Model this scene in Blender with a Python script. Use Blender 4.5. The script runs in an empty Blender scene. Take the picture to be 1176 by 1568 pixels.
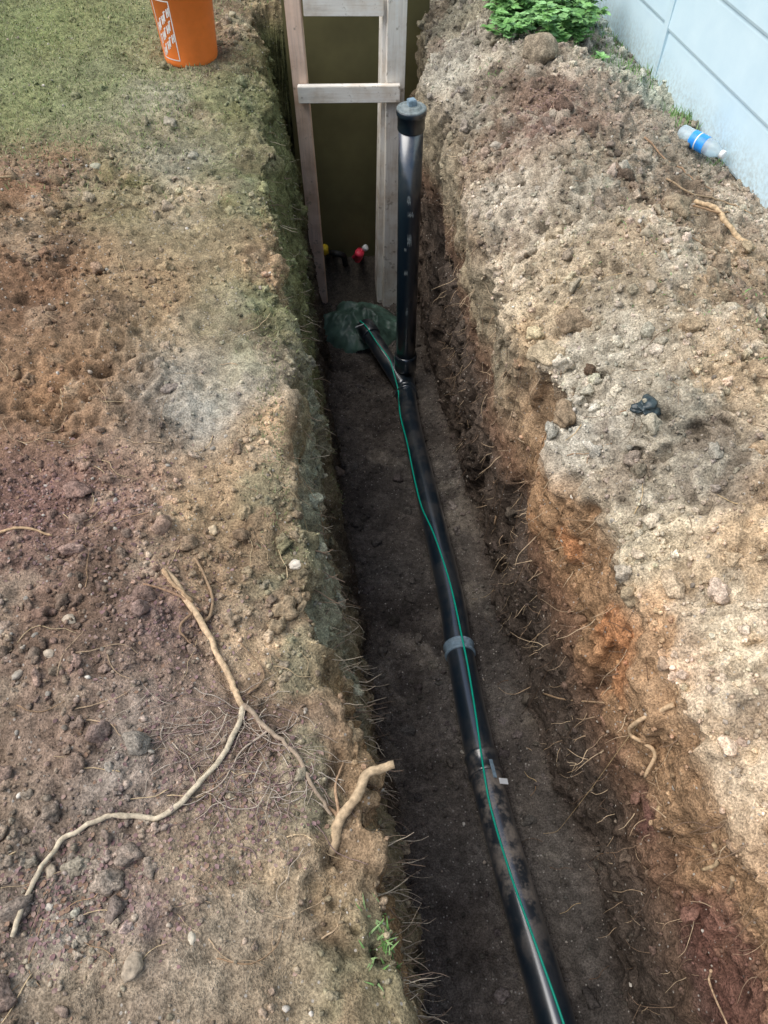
import bpy, math, numpy as np, random
from mathutils import Vector, Matrix
from mathutils.bvhtree import BVHTree
rng=np.random.RandomState(7);random.seed(5)
# ---------------------------------------------------------------- noise
def hash3(i,j,k,seed):
    n=(i.astype(np.int64)*374761393+j.astype(np.int64)*668265263+k.astype(np.int64)*2147483647+seed*1274126177)&0xffffffff
    n=((n^(n>>13))*1274126177)&0xffffffff
    n=(n^(n>>16))
    return (n&0xffff)/65535.0
def vnoise(x,y,z,seed=0):
    i=np.floor(x);j=np.floor(y);k=np.floor(z)
    fx=x-i;fy=y-j;fz=z-k
    fx=fx*fx*(3-2*fx);fy=fy*fy*(3-2*fy);fz=fz*fz*(3-2*fz)
    r=0
    for a in (0,1):
        for b in (0,1):
            for c in (0,1):
                w=(fx if a else 1-fx)*(fy if b else 1-fy)*(fz if c else 1-fz)
                r=r+w*hash3(i+a,j+b,k+c,seed)
    return r*2-1
def fbm(x,y,z,sc,oct=4,seed=0,gain=.5):
    r=0;a=1;t=0
    for o in range(oct):
        r=r+a*vnoise(x*sc+o*17.3,y*sc+o*9.1,z*sc+o*5.7,seed+o);t+=a;a*=gain;sc*=2.03
    return r/t
def sst(a,b,x):
    t=np.clip((x-a)/(b-a),0,1);return t*t*(3-2*t)
def s2l(c):
    c=np.asarray(c,float)/255.
    return np.where(c<=.04045,c/12.92,((c+.055)/1.055)**2.4)
def desat(C,a):
    l=(C*np.array([.3,.55,.15])).sum(-1,keepdims=True);return C*(1-a)+l*a
# ---------------------------------------------------------------- terrain
XLk=([-1,.12,.47,.84,1.2,1.445,1.86,2.38,3.64,4.82],[.19,.035,-.035,-.125,-.235,-.295,-.345,-.375,-.56,-.73])
FLk=([-1,.2,.907,1.3,2.35,3.31,4.38,4.8],[.3,.1,.027,-.045,-.184,-.325,-.434,-.47])
FRk=([-1,.2,.9,1.46,2.2,3.05,3.5,4.2,4.8],[.9,.70,.62,.53,.45,.36,.29,.2,.15])
XRk=([-1,.2,.47,.9,1.13,1.49,1.71,2.3,3.05,3.4,4.3,4.9],[.98,.78,.71,.655,.615,.54,.47,.395,.315,.235,.19,.1])
def edge(k,Y):
    ys=np.linspace(-1.2,5,125);v=np.interp(ys,*k);v=np.convolve(np.pad(v,6,mode='edge'),np.ones(13)/13,'valid')
    return np.interp(Y,ys,v)
def floorz(Y):
    z=np.interp(Y,[-1,.2,3.6,4.6],[-.9,-1.06,-1.64,-1.62])
    return z*(1-sst(4.68,4.80,Y))*sst(-1.9,-1.6,Y)
def smooth_pts(P,n):
    out=np.empty_like(P)
    for c in range(P.shape[2]):
        pad=np.pad(P[:,:,c],((0,0),(n//2,n//2)),mode='edge')
        cs=np.cumsum(np.concatenate([np.zeros((pad.shape[0],1)),pad],1),1)
        out[:,:,c]=(cs[:,n:]-cs[:,:-n])/n
    return out
CT=[ # albedo samples of the soil surface (x, y, sRGB)
(-1.81,4.4,122,130,84),(-1.47,4.4,126,130,88),(-.8,4.4,150,128,102),(-.6,4.3,120,114,78),
(-1.6,3.64,126,132,90),(-1.25,3.7,130,132,94),(-1.0,3.64,152,146,122),(-.77,3.64,122,120,84),(-.6,3.64,104,104,68),
(-1.37,2.81,138,106,80),(-.99,2.81,122,116,80),(-.85,3.05,150,146,126),(-.73,2.81,174,154,122),(-.5,2.81,124,116,78),(-.6,3.0,108,108,74),
(-1.16,2.13,130,100,76),(-.73,2.13,154,128,96),(-.51,2.13,146,134,104),(-.38,2.13,118,118,80),(-.36,2.35,164,136,104),
(-.93,1.66,138,108,80),(-.49,1.66,168,162,150),(-.42,1.78,160,152,136),(-.3,1.6,168,142,110),
(-.89,1.22,130,100,90),(-.65,1.22,140,112,100),(-.48,1.3,176,148,114),(-.46,1.1,168,140,108),(-.3,1.25,150,126,96),(-.2,1.2,118,118,92),
(-.73,.895,122,98,82),(-.51,.9,132,108,98),(-.25,.9,174,148,116),(-.13,.9,126,110,82),
(-.55,.55,144,134,124),(-.65,.6,134,112,96),(-.4,.62,134,114,102),(-.25,.59,132,112,96),(-.09,.55,144,120,90),
(-.65,.34,128,114,102),(-.6,.28,134,130,124),(-.47,.34,130,106,100),(-.17,.34,146,124,95),(-.3,.4,154,132,106),
(-.55,.185,134,118,98),(-.33,.185,144,128,108),(-.1,.185,138,114,88),(0,.2,134,128,98),(-.2,0,130,112,90),(-.8,.4,128,110,90),(-1.3,1.2,130,104,82),(-1.6,2.0,128,102,80),
(.34,3.97,146,138,124),(.55,4.2,136,130,112),(1.1,4.2,146,160,152),(.3,3.3,138,122,100),(.4,3.5,146,136,120),(.63,3.3,126,106,92),(.66,3.1,118,98,88),(.98,3.3,146,132,116),(1.2,3.5,152,158,144),
(.26,2.55,140,118,90),(.44,2.6,178,168,152),(.42,2.3,182,166,142),(.72,2.55,140,128,110),(1.06,2.55,142,126,106),(1.3,2.55,156,144,128),(1.25,2.2,150,130,106),
(.42,1.98,186,156,118),(.5,2.1,184,168,142),(.72,1.98,152,138,116),(1.02,1.98,160,140,114),
(.61,1.55,190,182,166),(.66,1.7,160,150,132),(.75,1.5,142,134,118),(.96,1.55,170,146,116),
(.65,1.15,196,180,152),(.8,1.25,158,150,134),(.9,1.1,182,154,120),(.66,.84,176,136,98),(.75,.84,198,176,142),(.9,.8,182,156,126),
(.74,.55,190,164,134),(.8,.6,200,180,152),(.85,.4,192,162,128),(.8,.2,186,146,108),(1.0,.2,172,148,120),(1.3,1.0,160,140,114)]
CT=np.array(CT)
def idw(x,y):
    col=np.zeros(x.shape+(3,));wt=np.zeros(x.shape)
    L=s2l(CT[:,2:5])
    for (a,b),c in zip(CT[:,:2],L):
        w=1/((x-a)**2+((y-b)*.9)**2+.004)**1.7
        col+=w[...,None]*c;wt+=w
    return col/wt[...,None]
def build_terrain():
    Yf=np.arange(-.45,4.95,.0085)
    g=.009*np.cumsum(1.16**np.arange(1,52))
    Y=np.concatenate([(-.45-g)[::-1],Yf,4.95+g])
    dl=np.arange(0,2.3,.0085);gl=2.3+.009*np.cumsum(1.17**np.arange(1,50))
    L=np.concatenate([dl,gl])[::-1]
    dr=np.arange(0,1.75,.0085);R=np.concatenate([dr,1.75+.009*np.cumsum(1.17**np.arange(1,50))])
    nw=120;nf=75
    Yg=Y[:,None];zero=Yg*0
    jag=lambda s,a,f=5:a*(fbm(zero+s,Yg,zero,f,4,seed=s,gain=.6))
    xl=edge(XLk,Y)[:,None]+jag(3,.075);fl=edge(FLk,Y)[:,None]+jag(5,.03)
    fr=edge(FRk,Y)[:,None]+jag(7,.03);xr=edge(XRk,Y)[:,None]+jag(11,.10,4)
    zf=floorz(Y)[:,None]
    t=np.linspace(0,1,nw+2)[1:-1][None,:]
    seg=lambda a,b,t:a+(b-a)*t
    XA=xl-L[None,:]
    XB=seg(xl,fl,t**.85);ZB=zf*t**1.05
    tf=np.linspace(0,1,nf)[None,:]
    XC=seg(fl,fr,tf);ZC=zf+0*tf+.05*(sst(.75,1.,tf)+.6*(1-sst(0,.15,tf)))*(zf<-.5)
    XD=seg(fr,xr,t**.9);ZD=zf*(1-t)+.05*(1-sst(0,.08,t))*(zf<-.5)
    XD=XD+.13*np.exp(-((Yg-1.72)/.07)**2)*np.exp(-((ZD+.12)/.07)**2)
    XE=xr+R[None,:]
    YY=Yg
    dL=L[None,:]+zero
    ZA=.16*sst(.75,1.35,dL)*sst(.9,1.5,YY)*(1-sst(2.5,3.1,YY))+.05*sst(.15,.5,dL)*(1-sst(2.6,3.4,YY))-.03*(1-sst(0,.12,dL))
    ZA=ZA*(1-sst(4,8,dL))
    dR=R[None,:]+zero
    ZE=.20*sst(0,.4,dR)*(1-sst(.5,1.0,dR))+.04*sst(.5,1,dR)-.02*(1-sst(0,.1,dR))
    ZE=ZE*(1-sst(4,8,dR))
    X=np.concatenate([XA,XB,XC,XD,XE],1);Z=np.concatenate([ZA,ZB,ZC,ZD,ZE],1)
    P=smooth_pts(np.stack([X,YY+0*X,Z],2),9)
    kind=np.concatenate([np.zeros(XA.shape[1]),np.ones(nw),2*np.ones(nf),3*np.ones(nw),4*np.ones(XE.shape[1])])
    kk=np.ones(15)/15
    du=np.gradient(P,axis=1);dv=np.gradient(P,axis=0)
    N=np.cross(du,dv);N/=np.linalg.norm(N,axis=2,keepdims=True)+1e-9
    x,y,z=P[:,:,0],P[:,:,1],P[:,:,2]
    fade=np.exp(-np.clip(np.hypot(x,y-2)-4,0,50)*.5)
    cv=lambda m:np.convolve(m*1.0,kk,'same')[None,:]
    flat=cv(kind==2);wall=cv((kind==1)|(kind==3))
    grass=sst(2.9,3.3,y+.3*(-x-1))*sst(.8,1.1,-x)
    path=np.exp(-((x+.47+.17*(y-1.7))/.14)**2)*sst(1.0,1.5,y)
    big=fbm(x,y,z,3.5,3,seed=21)
    mid=fbm(x,y,z,12,3,seed=31,gain=.55)
    f3=np.abs(fbm(x,y,z,22,3,seed=41,gain=.6))
    clump=sst(-.1,.35,fbm(x,y,z,2.6,3,seed=61))
    rightm=cv(kind==4)
    lump=np.clip(.45+.75*clump+.55*rightm,0,1.5)*(1-.75*grass)*(1-.6*np.clip(path,0,1))*(1-.4*flat)
    d=big*(.035*(1-flat)+.014*flat)+mid*.034*(.35+.65*lump)*(1-.5*flat)
    d+=(.16-f3)*.048*lump
    d+=.006*fbm(x,y,z,60,2,seed=44)
    d+=rightm*.03*fbm(x,y,z,7,3,seed=47)
    d*=fade
    d+=wall*.05*fbm(x,y,z*.35,7,4,seed=51)
    ch=sst(.12,.25,fbm(x,y*1.2,z*.8,6,3,seed=71))
    d-=wall*ch*.035
    P=P+N*d[:,:,None]
    # albedo
    wx=x+.09*fbm(x,y,z,5,4,seed=81);wy=y+.12*fbm(x,y,z,5,4,seed=91)
    C=np.zeros(P.shape)
    near=(np.abs(x)<4)&(y>-1)&(y<7)
    C[:]=s2l((124,124,88))
    C[near]=idw(wx[near],wy[near])
    def mixc(C,c,w):return C*(1-w[...,None])+s2l(c)*w[...,None]
    n5=fbm(x,y,z,5.5,5,seed=401,gain=.6);n6=fbm(x,y,z,4.5,5,seed=411,gain=.6)
    gw=(1-flat)*(1-wall)
    C=mixc(C,(202,194,176),.34*sst(.06,.20,n5)*rightm*(y<4.3))
    C=mixc(C,(112,94,78),.55*sst(.06,.20,n6)*rightm)
    C=mixc(C,(174,156,132),.32*sst(.10,.25,n5)*gw*(1-rightm)*(1-grass))
    C=mixc(C,(98,80,66),.45*sst(.10,.25,n6)*gw*(1-rightm)*(1-grass))
    C=mixc(C,(136,138,110),.42*sst(.05,.2,fbm(x,y,z,6,4,seed=421))*(1-rightm)*gw*(np.exp(-((x-edge(XLk,Y)[:,None]+.08)/.09)**2)))
    zw=z+.10*fbm(x,y,z,4,4,seed=101)
    CL=np.zeros(P.shape)+s2l((130,118,90))
    CL=mixc(CL,(142,142,120),sst(.75,1.0,y)*sst(-.7,-.35,zw)*sst(-.35,.15,fbm(x,y,z,6,3,seed=111)+.1))
    CL=mixc(CL,(116,118,78),sst(2.0,2.8,y))
    CL=mixc(CL,(148,120,86),(1-sst(.7,1.0,y))*sst(-.5,-.2,zw))
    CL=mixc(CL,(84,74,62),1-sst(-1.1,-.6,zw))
    CR=np.zeros(P.shape)+s2l((152,120,88))
    CR=mixc(CR,(146,134,112),sst(1.6,2.2,y+.3*fbm(x,y,z,3,3,seed=121)))
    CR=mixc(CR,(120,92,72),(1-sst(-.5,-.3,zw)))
    CR=mixc(CR,(182,122,76),.7*sst(.25,.5,fbm(x,y,z,3.3,3,seed=131))*(1-sst(2.0,2.8,y))*sst(-.45,-.2,zw))
    CR=mixc(CR,(106,72,66),.8*sst(.1,.4,fbm(x,y,z,4,3,seed=141))*(1-sst(1.2,1.6,y))*(1-sst(-.3,-.15,zw)))
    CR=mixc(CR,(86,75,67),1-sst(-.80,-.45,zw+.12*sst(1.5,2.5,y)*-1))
    CF=np.zeros(P.shape)+s2l((94,87,81))
    CF=mixc(CF,(74,68,64),sst(0,.4,fbm(x,y,z,4,3,seed=151)))
    CF=mixc(CF,(128,119,108),sst(.25,.5,fbm(x,y,z,5,3,seed=161))*.7)
    wl=cv(kind==1);wr=cv(kind==3)
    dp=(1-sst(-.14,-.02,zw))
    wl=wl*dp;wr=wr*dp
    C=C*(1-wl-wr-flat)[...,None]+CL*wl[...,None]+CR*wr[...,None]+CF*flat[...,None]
    C=desat(C,.10)*np.array([1.02,1.01,.98])
    v=1+.36*fbm(x,y,z,9,4,seed=171)+.28*fbm(x,y,z,40,3,seed=181)-(f3-.16)*lump*.8
    hue=fbm(x,y,z,3,4,seed=191)[...,None]
    C*=np.clip(v,.42,1.8)[...,None]*(1+hue*np.array([.06,.0,-.06]))
    C=np.clip(C,.01,.8)
    return Y,P,N,kind,C,grass
Y,P,N,kind,C,grassm=build_terrain()
nr,nc=P.shape[:2]
idx=np.arange(nr*nc).reshape(nr,nc)
F=np.stack([idx[:-1,:-1],idx[:-1,1:],idx[1:,1:],idx[1:,:-1]],2).reshape(-1,4)
def mesh_from(name,V,F,col=None,smooth=True,mat=None,parent=None):
    V=np.asarray(V,float);F=np.asarray(F)
    me=bpy.data.meshes.new(name)
    n=len(V);m=len(F);k=F.shape[1]
    me.vertices.add(n);me.vertices.foreach_set('co',V.astype(np.float32).ravel())
    me.loops.add(m*k);me.loops.foreach_set('vertex_index',F.astype(np.int32).ravel())
    me.polygons.add(m);me.polygons.foreach_set('loop_start',np.arange(0,m*k,k,dtype=np.int32))
    if smooth: me.polygons.foreach_set('use_smooth',np.ones(m,bool))
    if col is not None:
        a=me.color_attributes.new('Col','FLOAT_COLOR','POINT')
        a.data.foreach_set('color',np.concatenate([col,np.ones((n,1))],1).astype(np.float32).ravel())
    me.update();me.validate()
    ob=bpy.data.objects.new(name,me);bpy.context.collection.objects.link(ob)
    if mat: me.materials.append(mat)
    if parent: ob.parent=parent
    return ob
def empty(name,loc=(0,0,0)):
    e=bpy.data.objects.new(name,None);e.location=loc;e.empty_display_size=.1
    bpy.context.collection.objects.link(e);return e
# ---------------------------------------------------------------- materials
class NT:
    def __init__(s,name):
        s.m=bpy.data.materials.new(name);s.m.use_nodes=True;s.t=s.m.node_tree
        s.b=s.t.nodes['Principled BSDF'];s.co=s.t.nodes.new('ShaderNodeTexCoord')
    def n(s,ty,**k):
        x=s.t.nodes.new(ty)
        for a,v in k.items():
            if hasattr(x,a): setattr(x,a,v)
        return x
    def l(s,a,b): s.t.links.new(a,b)
    def noise(s,scale,detail=4,rough=.55,vec=None,dist=0):
        x=s.n('ShaderNodeTexNoise');x.inputs['Scale'].default_value=scale;x.inputs['Detail'].default_value=detail
        x.inputs['Roughness'].default_value=rough;x.inputs['Distortion'].default_value=dist
        s.l(vec or s.co.outputs['Object'],x.inputs['Vector']);return x.outputs['Fac']
    def math(s,op,a,b):
        x=s.n('ShaderNodeMath');x.operation=op
        for v,i in ((a,0),(b,1)):
            if hasattr(v,'links'): s.l(v,x.inputs[i])
            else: x.inputs[i].default_value=v
        return x.outputs[0]
    def ramp(s,f,stops):
        r=s.n('ShaderNodeValToRGB');e=r.color_ramp.elements
        while len(e)<len(stops): e.new(.5)
        for i,(p,c) in enumerate(stops):
            e[i].position=p;e[i].color=(*c,1) if len(c)==3 else c
        s.l(f,r.inputs[0]);return r.outputs['Color']
    def mix(s,a,b,f,mode='MIX'):
        x=s.n('ShaderNodeMix');x.data_type='RGBA';x.blend_type=mode
        for v,i in ((f,0),(a,6),(b,7)):
            if hasattr(v,'links'): s.l(v,x.inputs[i])
            else: x.inputs[i].default_value=v if i==0 else ((*v,1) if len(v)==3 else v)
        return x.outputs[2]
    def bump(s,h,strength,dist,prev=None):
        x=s.n('ShaderNodeBump');x.inputs['Strength'].default_value=strength;x.inputs['Distance'].default_value=dist
        s.l(h,x.inputs['Height'])
        if prev: s.l(prev,x.inputs['Normal'])
        return x.outputs['Normal']
    def done(s,col=None,rough=None,normal=None,**k):
        if col is not None:
            if hasattr(col,'links'): s.l(col,s.b.inputs['Base Color'])
            else: s.b.inputs['Base Color'].default_value=(*col,1)
        if rough is not None:
            if hasattr(rough,'links'): s.l(rough,s.b.inputs['Roughness'])
            else: s.b.inputs['Roughness'].default_value=rough
        if normal: s.l(normal,s.b.inputs['Normal'])
        for a,v in k.items(): s.b.inputs[a].default_value=v
        return s.m
g=lambda v:(v,v,v)
def soil_mat(name,fine=1.0,full=True):
    t=NT(name);a=t.n('ShaderNodeAttribute');a.attribute_name='Col'
    n1=t.noise(40,5,.72);n2=t.noise(190,1,.7)
    c=t.mix(a.outputs['Color'],t.ramp(n1,[(.25,g(.48)),(.5,g(1)),(.75,g(1.65))]),1,'MULTIPLY')
    c=t.mix(c,t.ramp(n2,[(.3,g(.6)),(.5,g(1)),(.72,g(1.45))]),1,'MULTIPLY')
    h=t.math('ADD',n1,t.math('MULTIPLY',n2,.3))
    if full:
        v=t.n('ShaderNodeTexVoronoi');v.inputs['Scale'].default_value=95;t.l(t.co.outputs['Object'],v.inputs['Vector'])
        sep=t.n('ShaderNodeSeparateColor');t.l(v.outputs['Color'],sep.inputs[0])
        grain=t.ramp(v.outputs['Distance'],[(.20,g(1)),(.34,g(0))])
        pick=t.ramp(sep.outputs[0],[(.90,g(0)),(.93,g(.8))])
        c=t.mix(c,(.40,.37,.33),t.mix(grain,pick,1,'MULTIPLY'))
    nb=t.bump(h,1.0,.012*fine)
    t.b.inputs['Specular IOR Level'].default_value=.12
    return t.done(c,.95,nb)
M_soil=soil_mat('soil')
M_clod=soil_mat('clod_soil',.6,False)
def plain(name,c,rough=.6,var=.25,sc=30,bumpd=.002,spec=.5,**k):
    t=NT(name);n=t.noise(sc,4,.6)
    col=t.mix(c,t.ramp(n,[(.3,g(1-var)),(.7,g(1+var))]),1,'MULTIPLY')
    t.b.inputs['Specular IOR Level'].default_value=spec
    return t.done(col,rough,t.bump(n,.5,bumpd),**k)
def attr_mat(name,rough=.8,sc=60,spec=.2,trans=0):
    t=NT(name);a=t.n('ShaderNodeAttribute');a.attribute_name='Col'
    n=t.noise(sc,3,.6)
    c=t.mix(a.outputs['Color'],t.ramp(n,[(.3,g(.6)),(.7,g(1.3))]),1,'MULTIPLY')
    t.b.inputs['Specular IOR Level'].default_value=spec
    return t.done(c,rough,t.bump(n,.6,.003))
def pipe_mat():
    t=NT('black_abs_pipe')
    geo=t.n('ShaderNodeNewGeometry');sp=t.n('ShaderNodeSeparateXYZ');t.l(geo.outputs['Normal'],sp.inputs[0])
    ps=t.n('ShaderNodeSeparateXYZ');t.l(t.co.outputs['Object'],ps.inputs[0])
    n=t.noise(9,6,.7);n2=t.noise(120,3,.6)
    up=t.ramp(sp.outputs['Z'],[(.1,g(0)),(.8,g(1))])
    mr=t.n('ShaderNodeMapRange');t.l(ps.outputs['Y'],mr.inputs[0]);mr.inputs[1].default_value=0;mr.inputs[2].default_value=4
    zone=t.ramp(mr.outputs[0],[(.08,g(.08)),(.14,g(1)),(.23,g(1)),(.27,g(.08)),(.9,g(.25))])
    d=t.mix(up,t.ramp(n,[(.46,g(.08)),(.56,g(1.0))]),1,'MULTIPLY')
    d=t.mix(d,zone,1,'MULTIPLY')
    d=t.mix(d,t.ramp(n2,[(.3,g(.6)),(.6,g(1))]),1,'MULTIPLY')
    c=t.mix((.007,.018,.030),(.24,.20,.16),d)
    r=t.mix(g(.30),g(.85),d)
    t.b.inputs['Specular IOR Level'].default_value=1.0
    t.b.inputs['Coat Weight'].default_value=1.0;t.b.inputs['Coat Roughness'].default_value=.20;t.b.inputs['Coat IOR'].default_value=1.7
    return t.done(c,r,t.bump(n2,.08,.001))
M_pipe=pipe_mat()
M_green=plain('green_wire',(.0,.45,.30),.35,.1)
M_white=plain('white_plastic',(.78,.80,.80),.5,.08)
M_greyfit=plain('dusty_coupling',(.20,.28,.34),.6,.35,60)
def wood_mat(name,base):
    t=NT(name);m=t.n('ShaderNodeMapping');t.l(t.co.outputs['Object'],m.inputs['Vector'])
    m.inputs['Scale'].default_value=(60,60,3)
    n=t.noise(1,6,.65,m.outputs[0],.6);n2=t.noise(7,4,.6);n3=t.noise(22,4,.6)
    b=np.array(base)
    c=t.ramp(n,[(.25,tuple(b*.72)),(.5,tuple(b)),(.75,tuple(np.clip(b*1.15,0,.92)))])
    c=t.mix(c,t.ramp(n2,[(.35,(.76,.68,.60)),(.55,g(1))]),.8,'MULTIPLY')
    c=t.mix(c,(.24,.19,.13),t.ramp(n3,[(.60,g(0)),(.70,g(.7))]))
    return t.done(c,.8,t.bump(n,.5,.002))
M_wood=wood_mat('weathered_lumber',(.88,.84,.76))
M_woodr=wood_mat('reddish_lumber',(.80,.60,.47))
M_root=attr_mat('root_bark',.8,90)
# ---------------------------------------------------------------- ground
V=P.reshape(-1,3)
ground=mesh_from('ground',V,F,C.reshape(-1,3),mat=M_soil)
bv=BVHTree.FromPolygons(V.tolist(),F.tolist())
def D(x,y,top=.9):
    h=bv.ray_cast(Vector((x,y,top)),Vector((0,0,-1)))
    return (h[0],h[1]) if h[0] else (Vector((x,y,0)),Vector((0,0,1)))
def W(y,z,side):
    xm=float((edge(FLk,np.array([y]))+edge(FRk,np.array([y])))[0]/2)
    h=bv.ray_cast(Vector((xm,y,z)),Vector((side,0,0)))
    if h[0]: return h[0],(h[1] if h[1].x*side<0 else -h[1])
    return Vector((xm+side*.3,y,z)),Vector((-side,0,0))
# ---------------------------------------------------------------- geometry helpers
def tube_arrays(pts,rad,seg=8,cap=True):
    pts=np.asarray(pts,float);n=len(pts);rad=np.broadcast_to(rad,(n,)).astype(float)
    T=np.gradient(pts,axis=0);T/=np.linalg.norm(T,axis=1,keepdims=True)+1e-12
    a=np.array([0,0,1.]) if abs(T[0][2])<.9 else np.array([1.,0,0])
    u=np.cross(T[0],a);u/=np.linalg.norm(u)
    Vv=[]
    ang=np.linspace(0,2*math.pi,seg,endpoint=False)
    for i in range(n):
        u=u-T[i]*np.dot(u,T[i]);u/=np.linalg.norm(u)+1e-12;w=np.cross(T[i],u)
        Vv.append(pts[i]+rad[i]*(np.cos(ang)[:,None]*u+np.sin(ang)[:,None]*w))
    Vv=np.concatenate(Vv);Fs=[]
    for i in range(n-1):
        for j in range(seg):
            k=(j+1)%seg;Fs.append((i*seg+j,i*seg+k,(i+1)*seg+k,(i+1)*seg+j))
    if cap:
        c0=len(Vv);Vv=np.concatenate([Vv,[pts[0]],[pts[-1]]])
        for j in range(0,seg):
            k=(j+1)%seg
            Fs.append((c0,k,j,j));Fs.append((c0+1,(n-1)*seg+j,(n-1)*seg+k,(n-1)*seg+k))
    return Vv,Fs
class Batch:
    def __init__(s): s.V=[];s.F=[];s.C=[];s.n=0
    def add(s,V,F,c=None):
        V=np.asarray(V);s.V.append(V);s.F+= [tuple(i+s.n for i in f) for f in F];s.n+=len(V)
        s.C.append(np.broadcast_to(np.array(c if c is not None else (.5,.5,.5)),(len(V),3)))
    def make(s,name,mat,smooth=True,parent=None):
        V=np.concatenate(s.V);me=bpy.data.meshes.new(name)
        fs=[]
        for f in s.F:
            o=[];[o.append(i) for i in f if i not in o];fs.append(o)
        me.from_pydata(V.tolist(),[],fs)
        a=me.color_attributes.new('Col','FLOAT_COLOR','POINT')
        a.data.foreach_set('color',np.concatenate([np.concatenate(s.C),np.ones((len(V),1))],1).astype(np.float32).ravel())
        me.polygons.foreach_set('use_smooth',np.full(len(me.polygons),smooth))
        me.materials.append(mat);me.update()
        ob=bpy.data.objects.new(name,me);bpy.context.collection.objects.link(ob)
        if parent: ob.parent=parent
        return ob
def catmull(p,k=8):
    p=np.asarray(p,float);q=np.concatenate([[2*p[0]-p[1]],p,[2*p[-1]-p[-2]]]);o=[]
    for i in range(1,len(q)-2):
        for t in np.linspace(0,1,k,endpoint=False):
            a,b,c,d=q[i-1:i+3]
            o.append(.5*((2*b)+(-a+c)*t+(2*a-5*b+4*c-d)*t*t+(-a+3*b-3*c+d)*t**3))
    o.append(p[-1]);return np.array(o)
def lathe(prof,seg=48,axis_pts=None):
    Vv=[];Fs=[]
    for r,z in prof:
        for j in range(seg):
            a=2*math.pi*j/seg;Vv.append((r*math.cos(a),r*math.sin(a),z))
    for i in range(len(prof)-1):
        for j in range(seg):
            k=(j+1)%seg;Fs.append((i*seg+j,i*seg+k,(i+1)*seg+k,(i+1)*seg+j))
    return np.array(Vv),Fs
def place(V,loc,direction=(0,0,1),roll=0):
    q=Vector(direction).to_track_quat('Z','Y')
    M=Matrix.Translation(loc)@q.to_matrix().to_4x4()@Matrix.Rotation(roll,4,'Z')
    M=np.array(M);return V@M[:3,:3].T+M[:3,3]
def box(name,size,loc,mat,rot=(0,0,0),bev=.004,parent=None):
    import bmesh
    bm=bmesh.new();bmesh.ops.create_cube(bm,size=1)
    for v in bm.verts: v.co=Vector((v.co.x*size[0],v.co.y*size[1],v.co.z*size[2]))
    bmesh.ops.bevel(bm,geom=bm.edges[:],offset=bev,segments=2,affect='EDGES')
    me=bpy.data.meshes.new(name);bm.to_mesh(me);bm.free();me.materials.append(mat)
    ob=bpy.data.objects.new(name,me);bpy.context.collection.objects.link(ob)
    ob.location=loc;ob.rotation_euler=rot
    if parent: ob.parent=parent
    return ob
# ---------------------------------------------------------------- drain pipe
PC=catmull([(.127,3.52,-1.575),(.145,3.1,-1.505),(.2186,2.43,-1.385),(.291,1.786,-1.275),(.308,1.488,-1.222),(.3625,.937,-1.13),(.478,.245,-1.01),(.60,-.35,-.95),(.72,-.9,-.88)],14)
R0=.056
pipe=empty('drain_pipe')
b=Batch();b.add(*tube_arrays(PC,R0,40));b.make('pipe_body',M_pipe,parent=pipe)
def near_pipe(y):
    i=int(np.argmin(abs(PC[:,1]-y)));t=PC[min(i+1,len(PC)-1)]-PC[i-1];return PC[i],t/np.linalg.norm(t)
def ring(y,r,L,mat,name):
    p,t=near_pipe(y)
    prof=[(R0-.002,-L/2),(r-.003,-L/2),(r,-L/2+.003),(r,-L/2+.012),(r-.003,-L/2+.015),(r-.003,L/2-.015),(r,L/2-.012),(r,L/2-.003),(r-.003,L/2),(R0-.002,L/2)]
    Vv,Ff=lathe(prof,40);bb=Batch();bb.add(place(Vv,p,t),Ff);bb.make(name,mat,parent=pipe)
ring(1.49,.0635,.055,M_greyfit,'coupling_sleeve')
ring(.99,.062,.085,M_pipe,'coupling')
ring(3.36,.066,.05,M_pipe,'wye_hub')
def decal(y,ang,wa,L,mat,name,off=.0012,tilt=0):
    p,t=near_pipe(y);t=Vector(t);side=t.cross(Vector((0,0,1))).normalized();up=side.cross(t).normalized()
    Vv=[];Ff=[];n=6
    for i in range(n+1):
        a=ang-wa/2+wa*i/n
        for s in(-1,1):
            v=Vector(p)+(up*math.cos(a)+side*math.sin(a))*(R0+off)+t*(s*L/2)
            Vv.append(v[:])
    for i in range(n): Ff.append((2*i,2*i+1,2*i+3,2*i+2))
    bb=Batch();bb.add(Vv,Ff);bb.make(name,mat,parent=pipe)
decal(.955,-.32,.22,.07,M_greyfit,'coupling_label',.008)
q_p,q_t=near_pipe(.905)
box('paper_tag',(.036,.020,.0015),(q_p[0]+.045,.905,q_p[2]+.052),M_white,(0,.5,.1),.0005,pipe)
bb=Batch()
br=np.array([(.118,3.40,-1.545),(.06,3.52,-1.53),(-.03,3.70,-1.50),(-.10,3.84,-1.485)])
bb.add(*tube_arrays(catmull(br,6),.05,32));bb.make('wye_branch',M_pipe,parent=pipe)
dirb=(br[3]-br[2])
Vv,Ff=lathe([(.048,-.05),(.060,-.05),(.062,-.045),(.062,.045),(.058,.05),(.052,.05),(.052,.0),(0,0)],32)
bb=Batch();bb.add(place(Vv,br[3],dirb),Ff);bb.make('branch_socket',M_pipe,parent=pipe)
box('branch_tag',(.030,.005,.055),(-.150,3.80,-1.410),M_white,(.9,.2,.9),.001,pipe)
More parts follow.
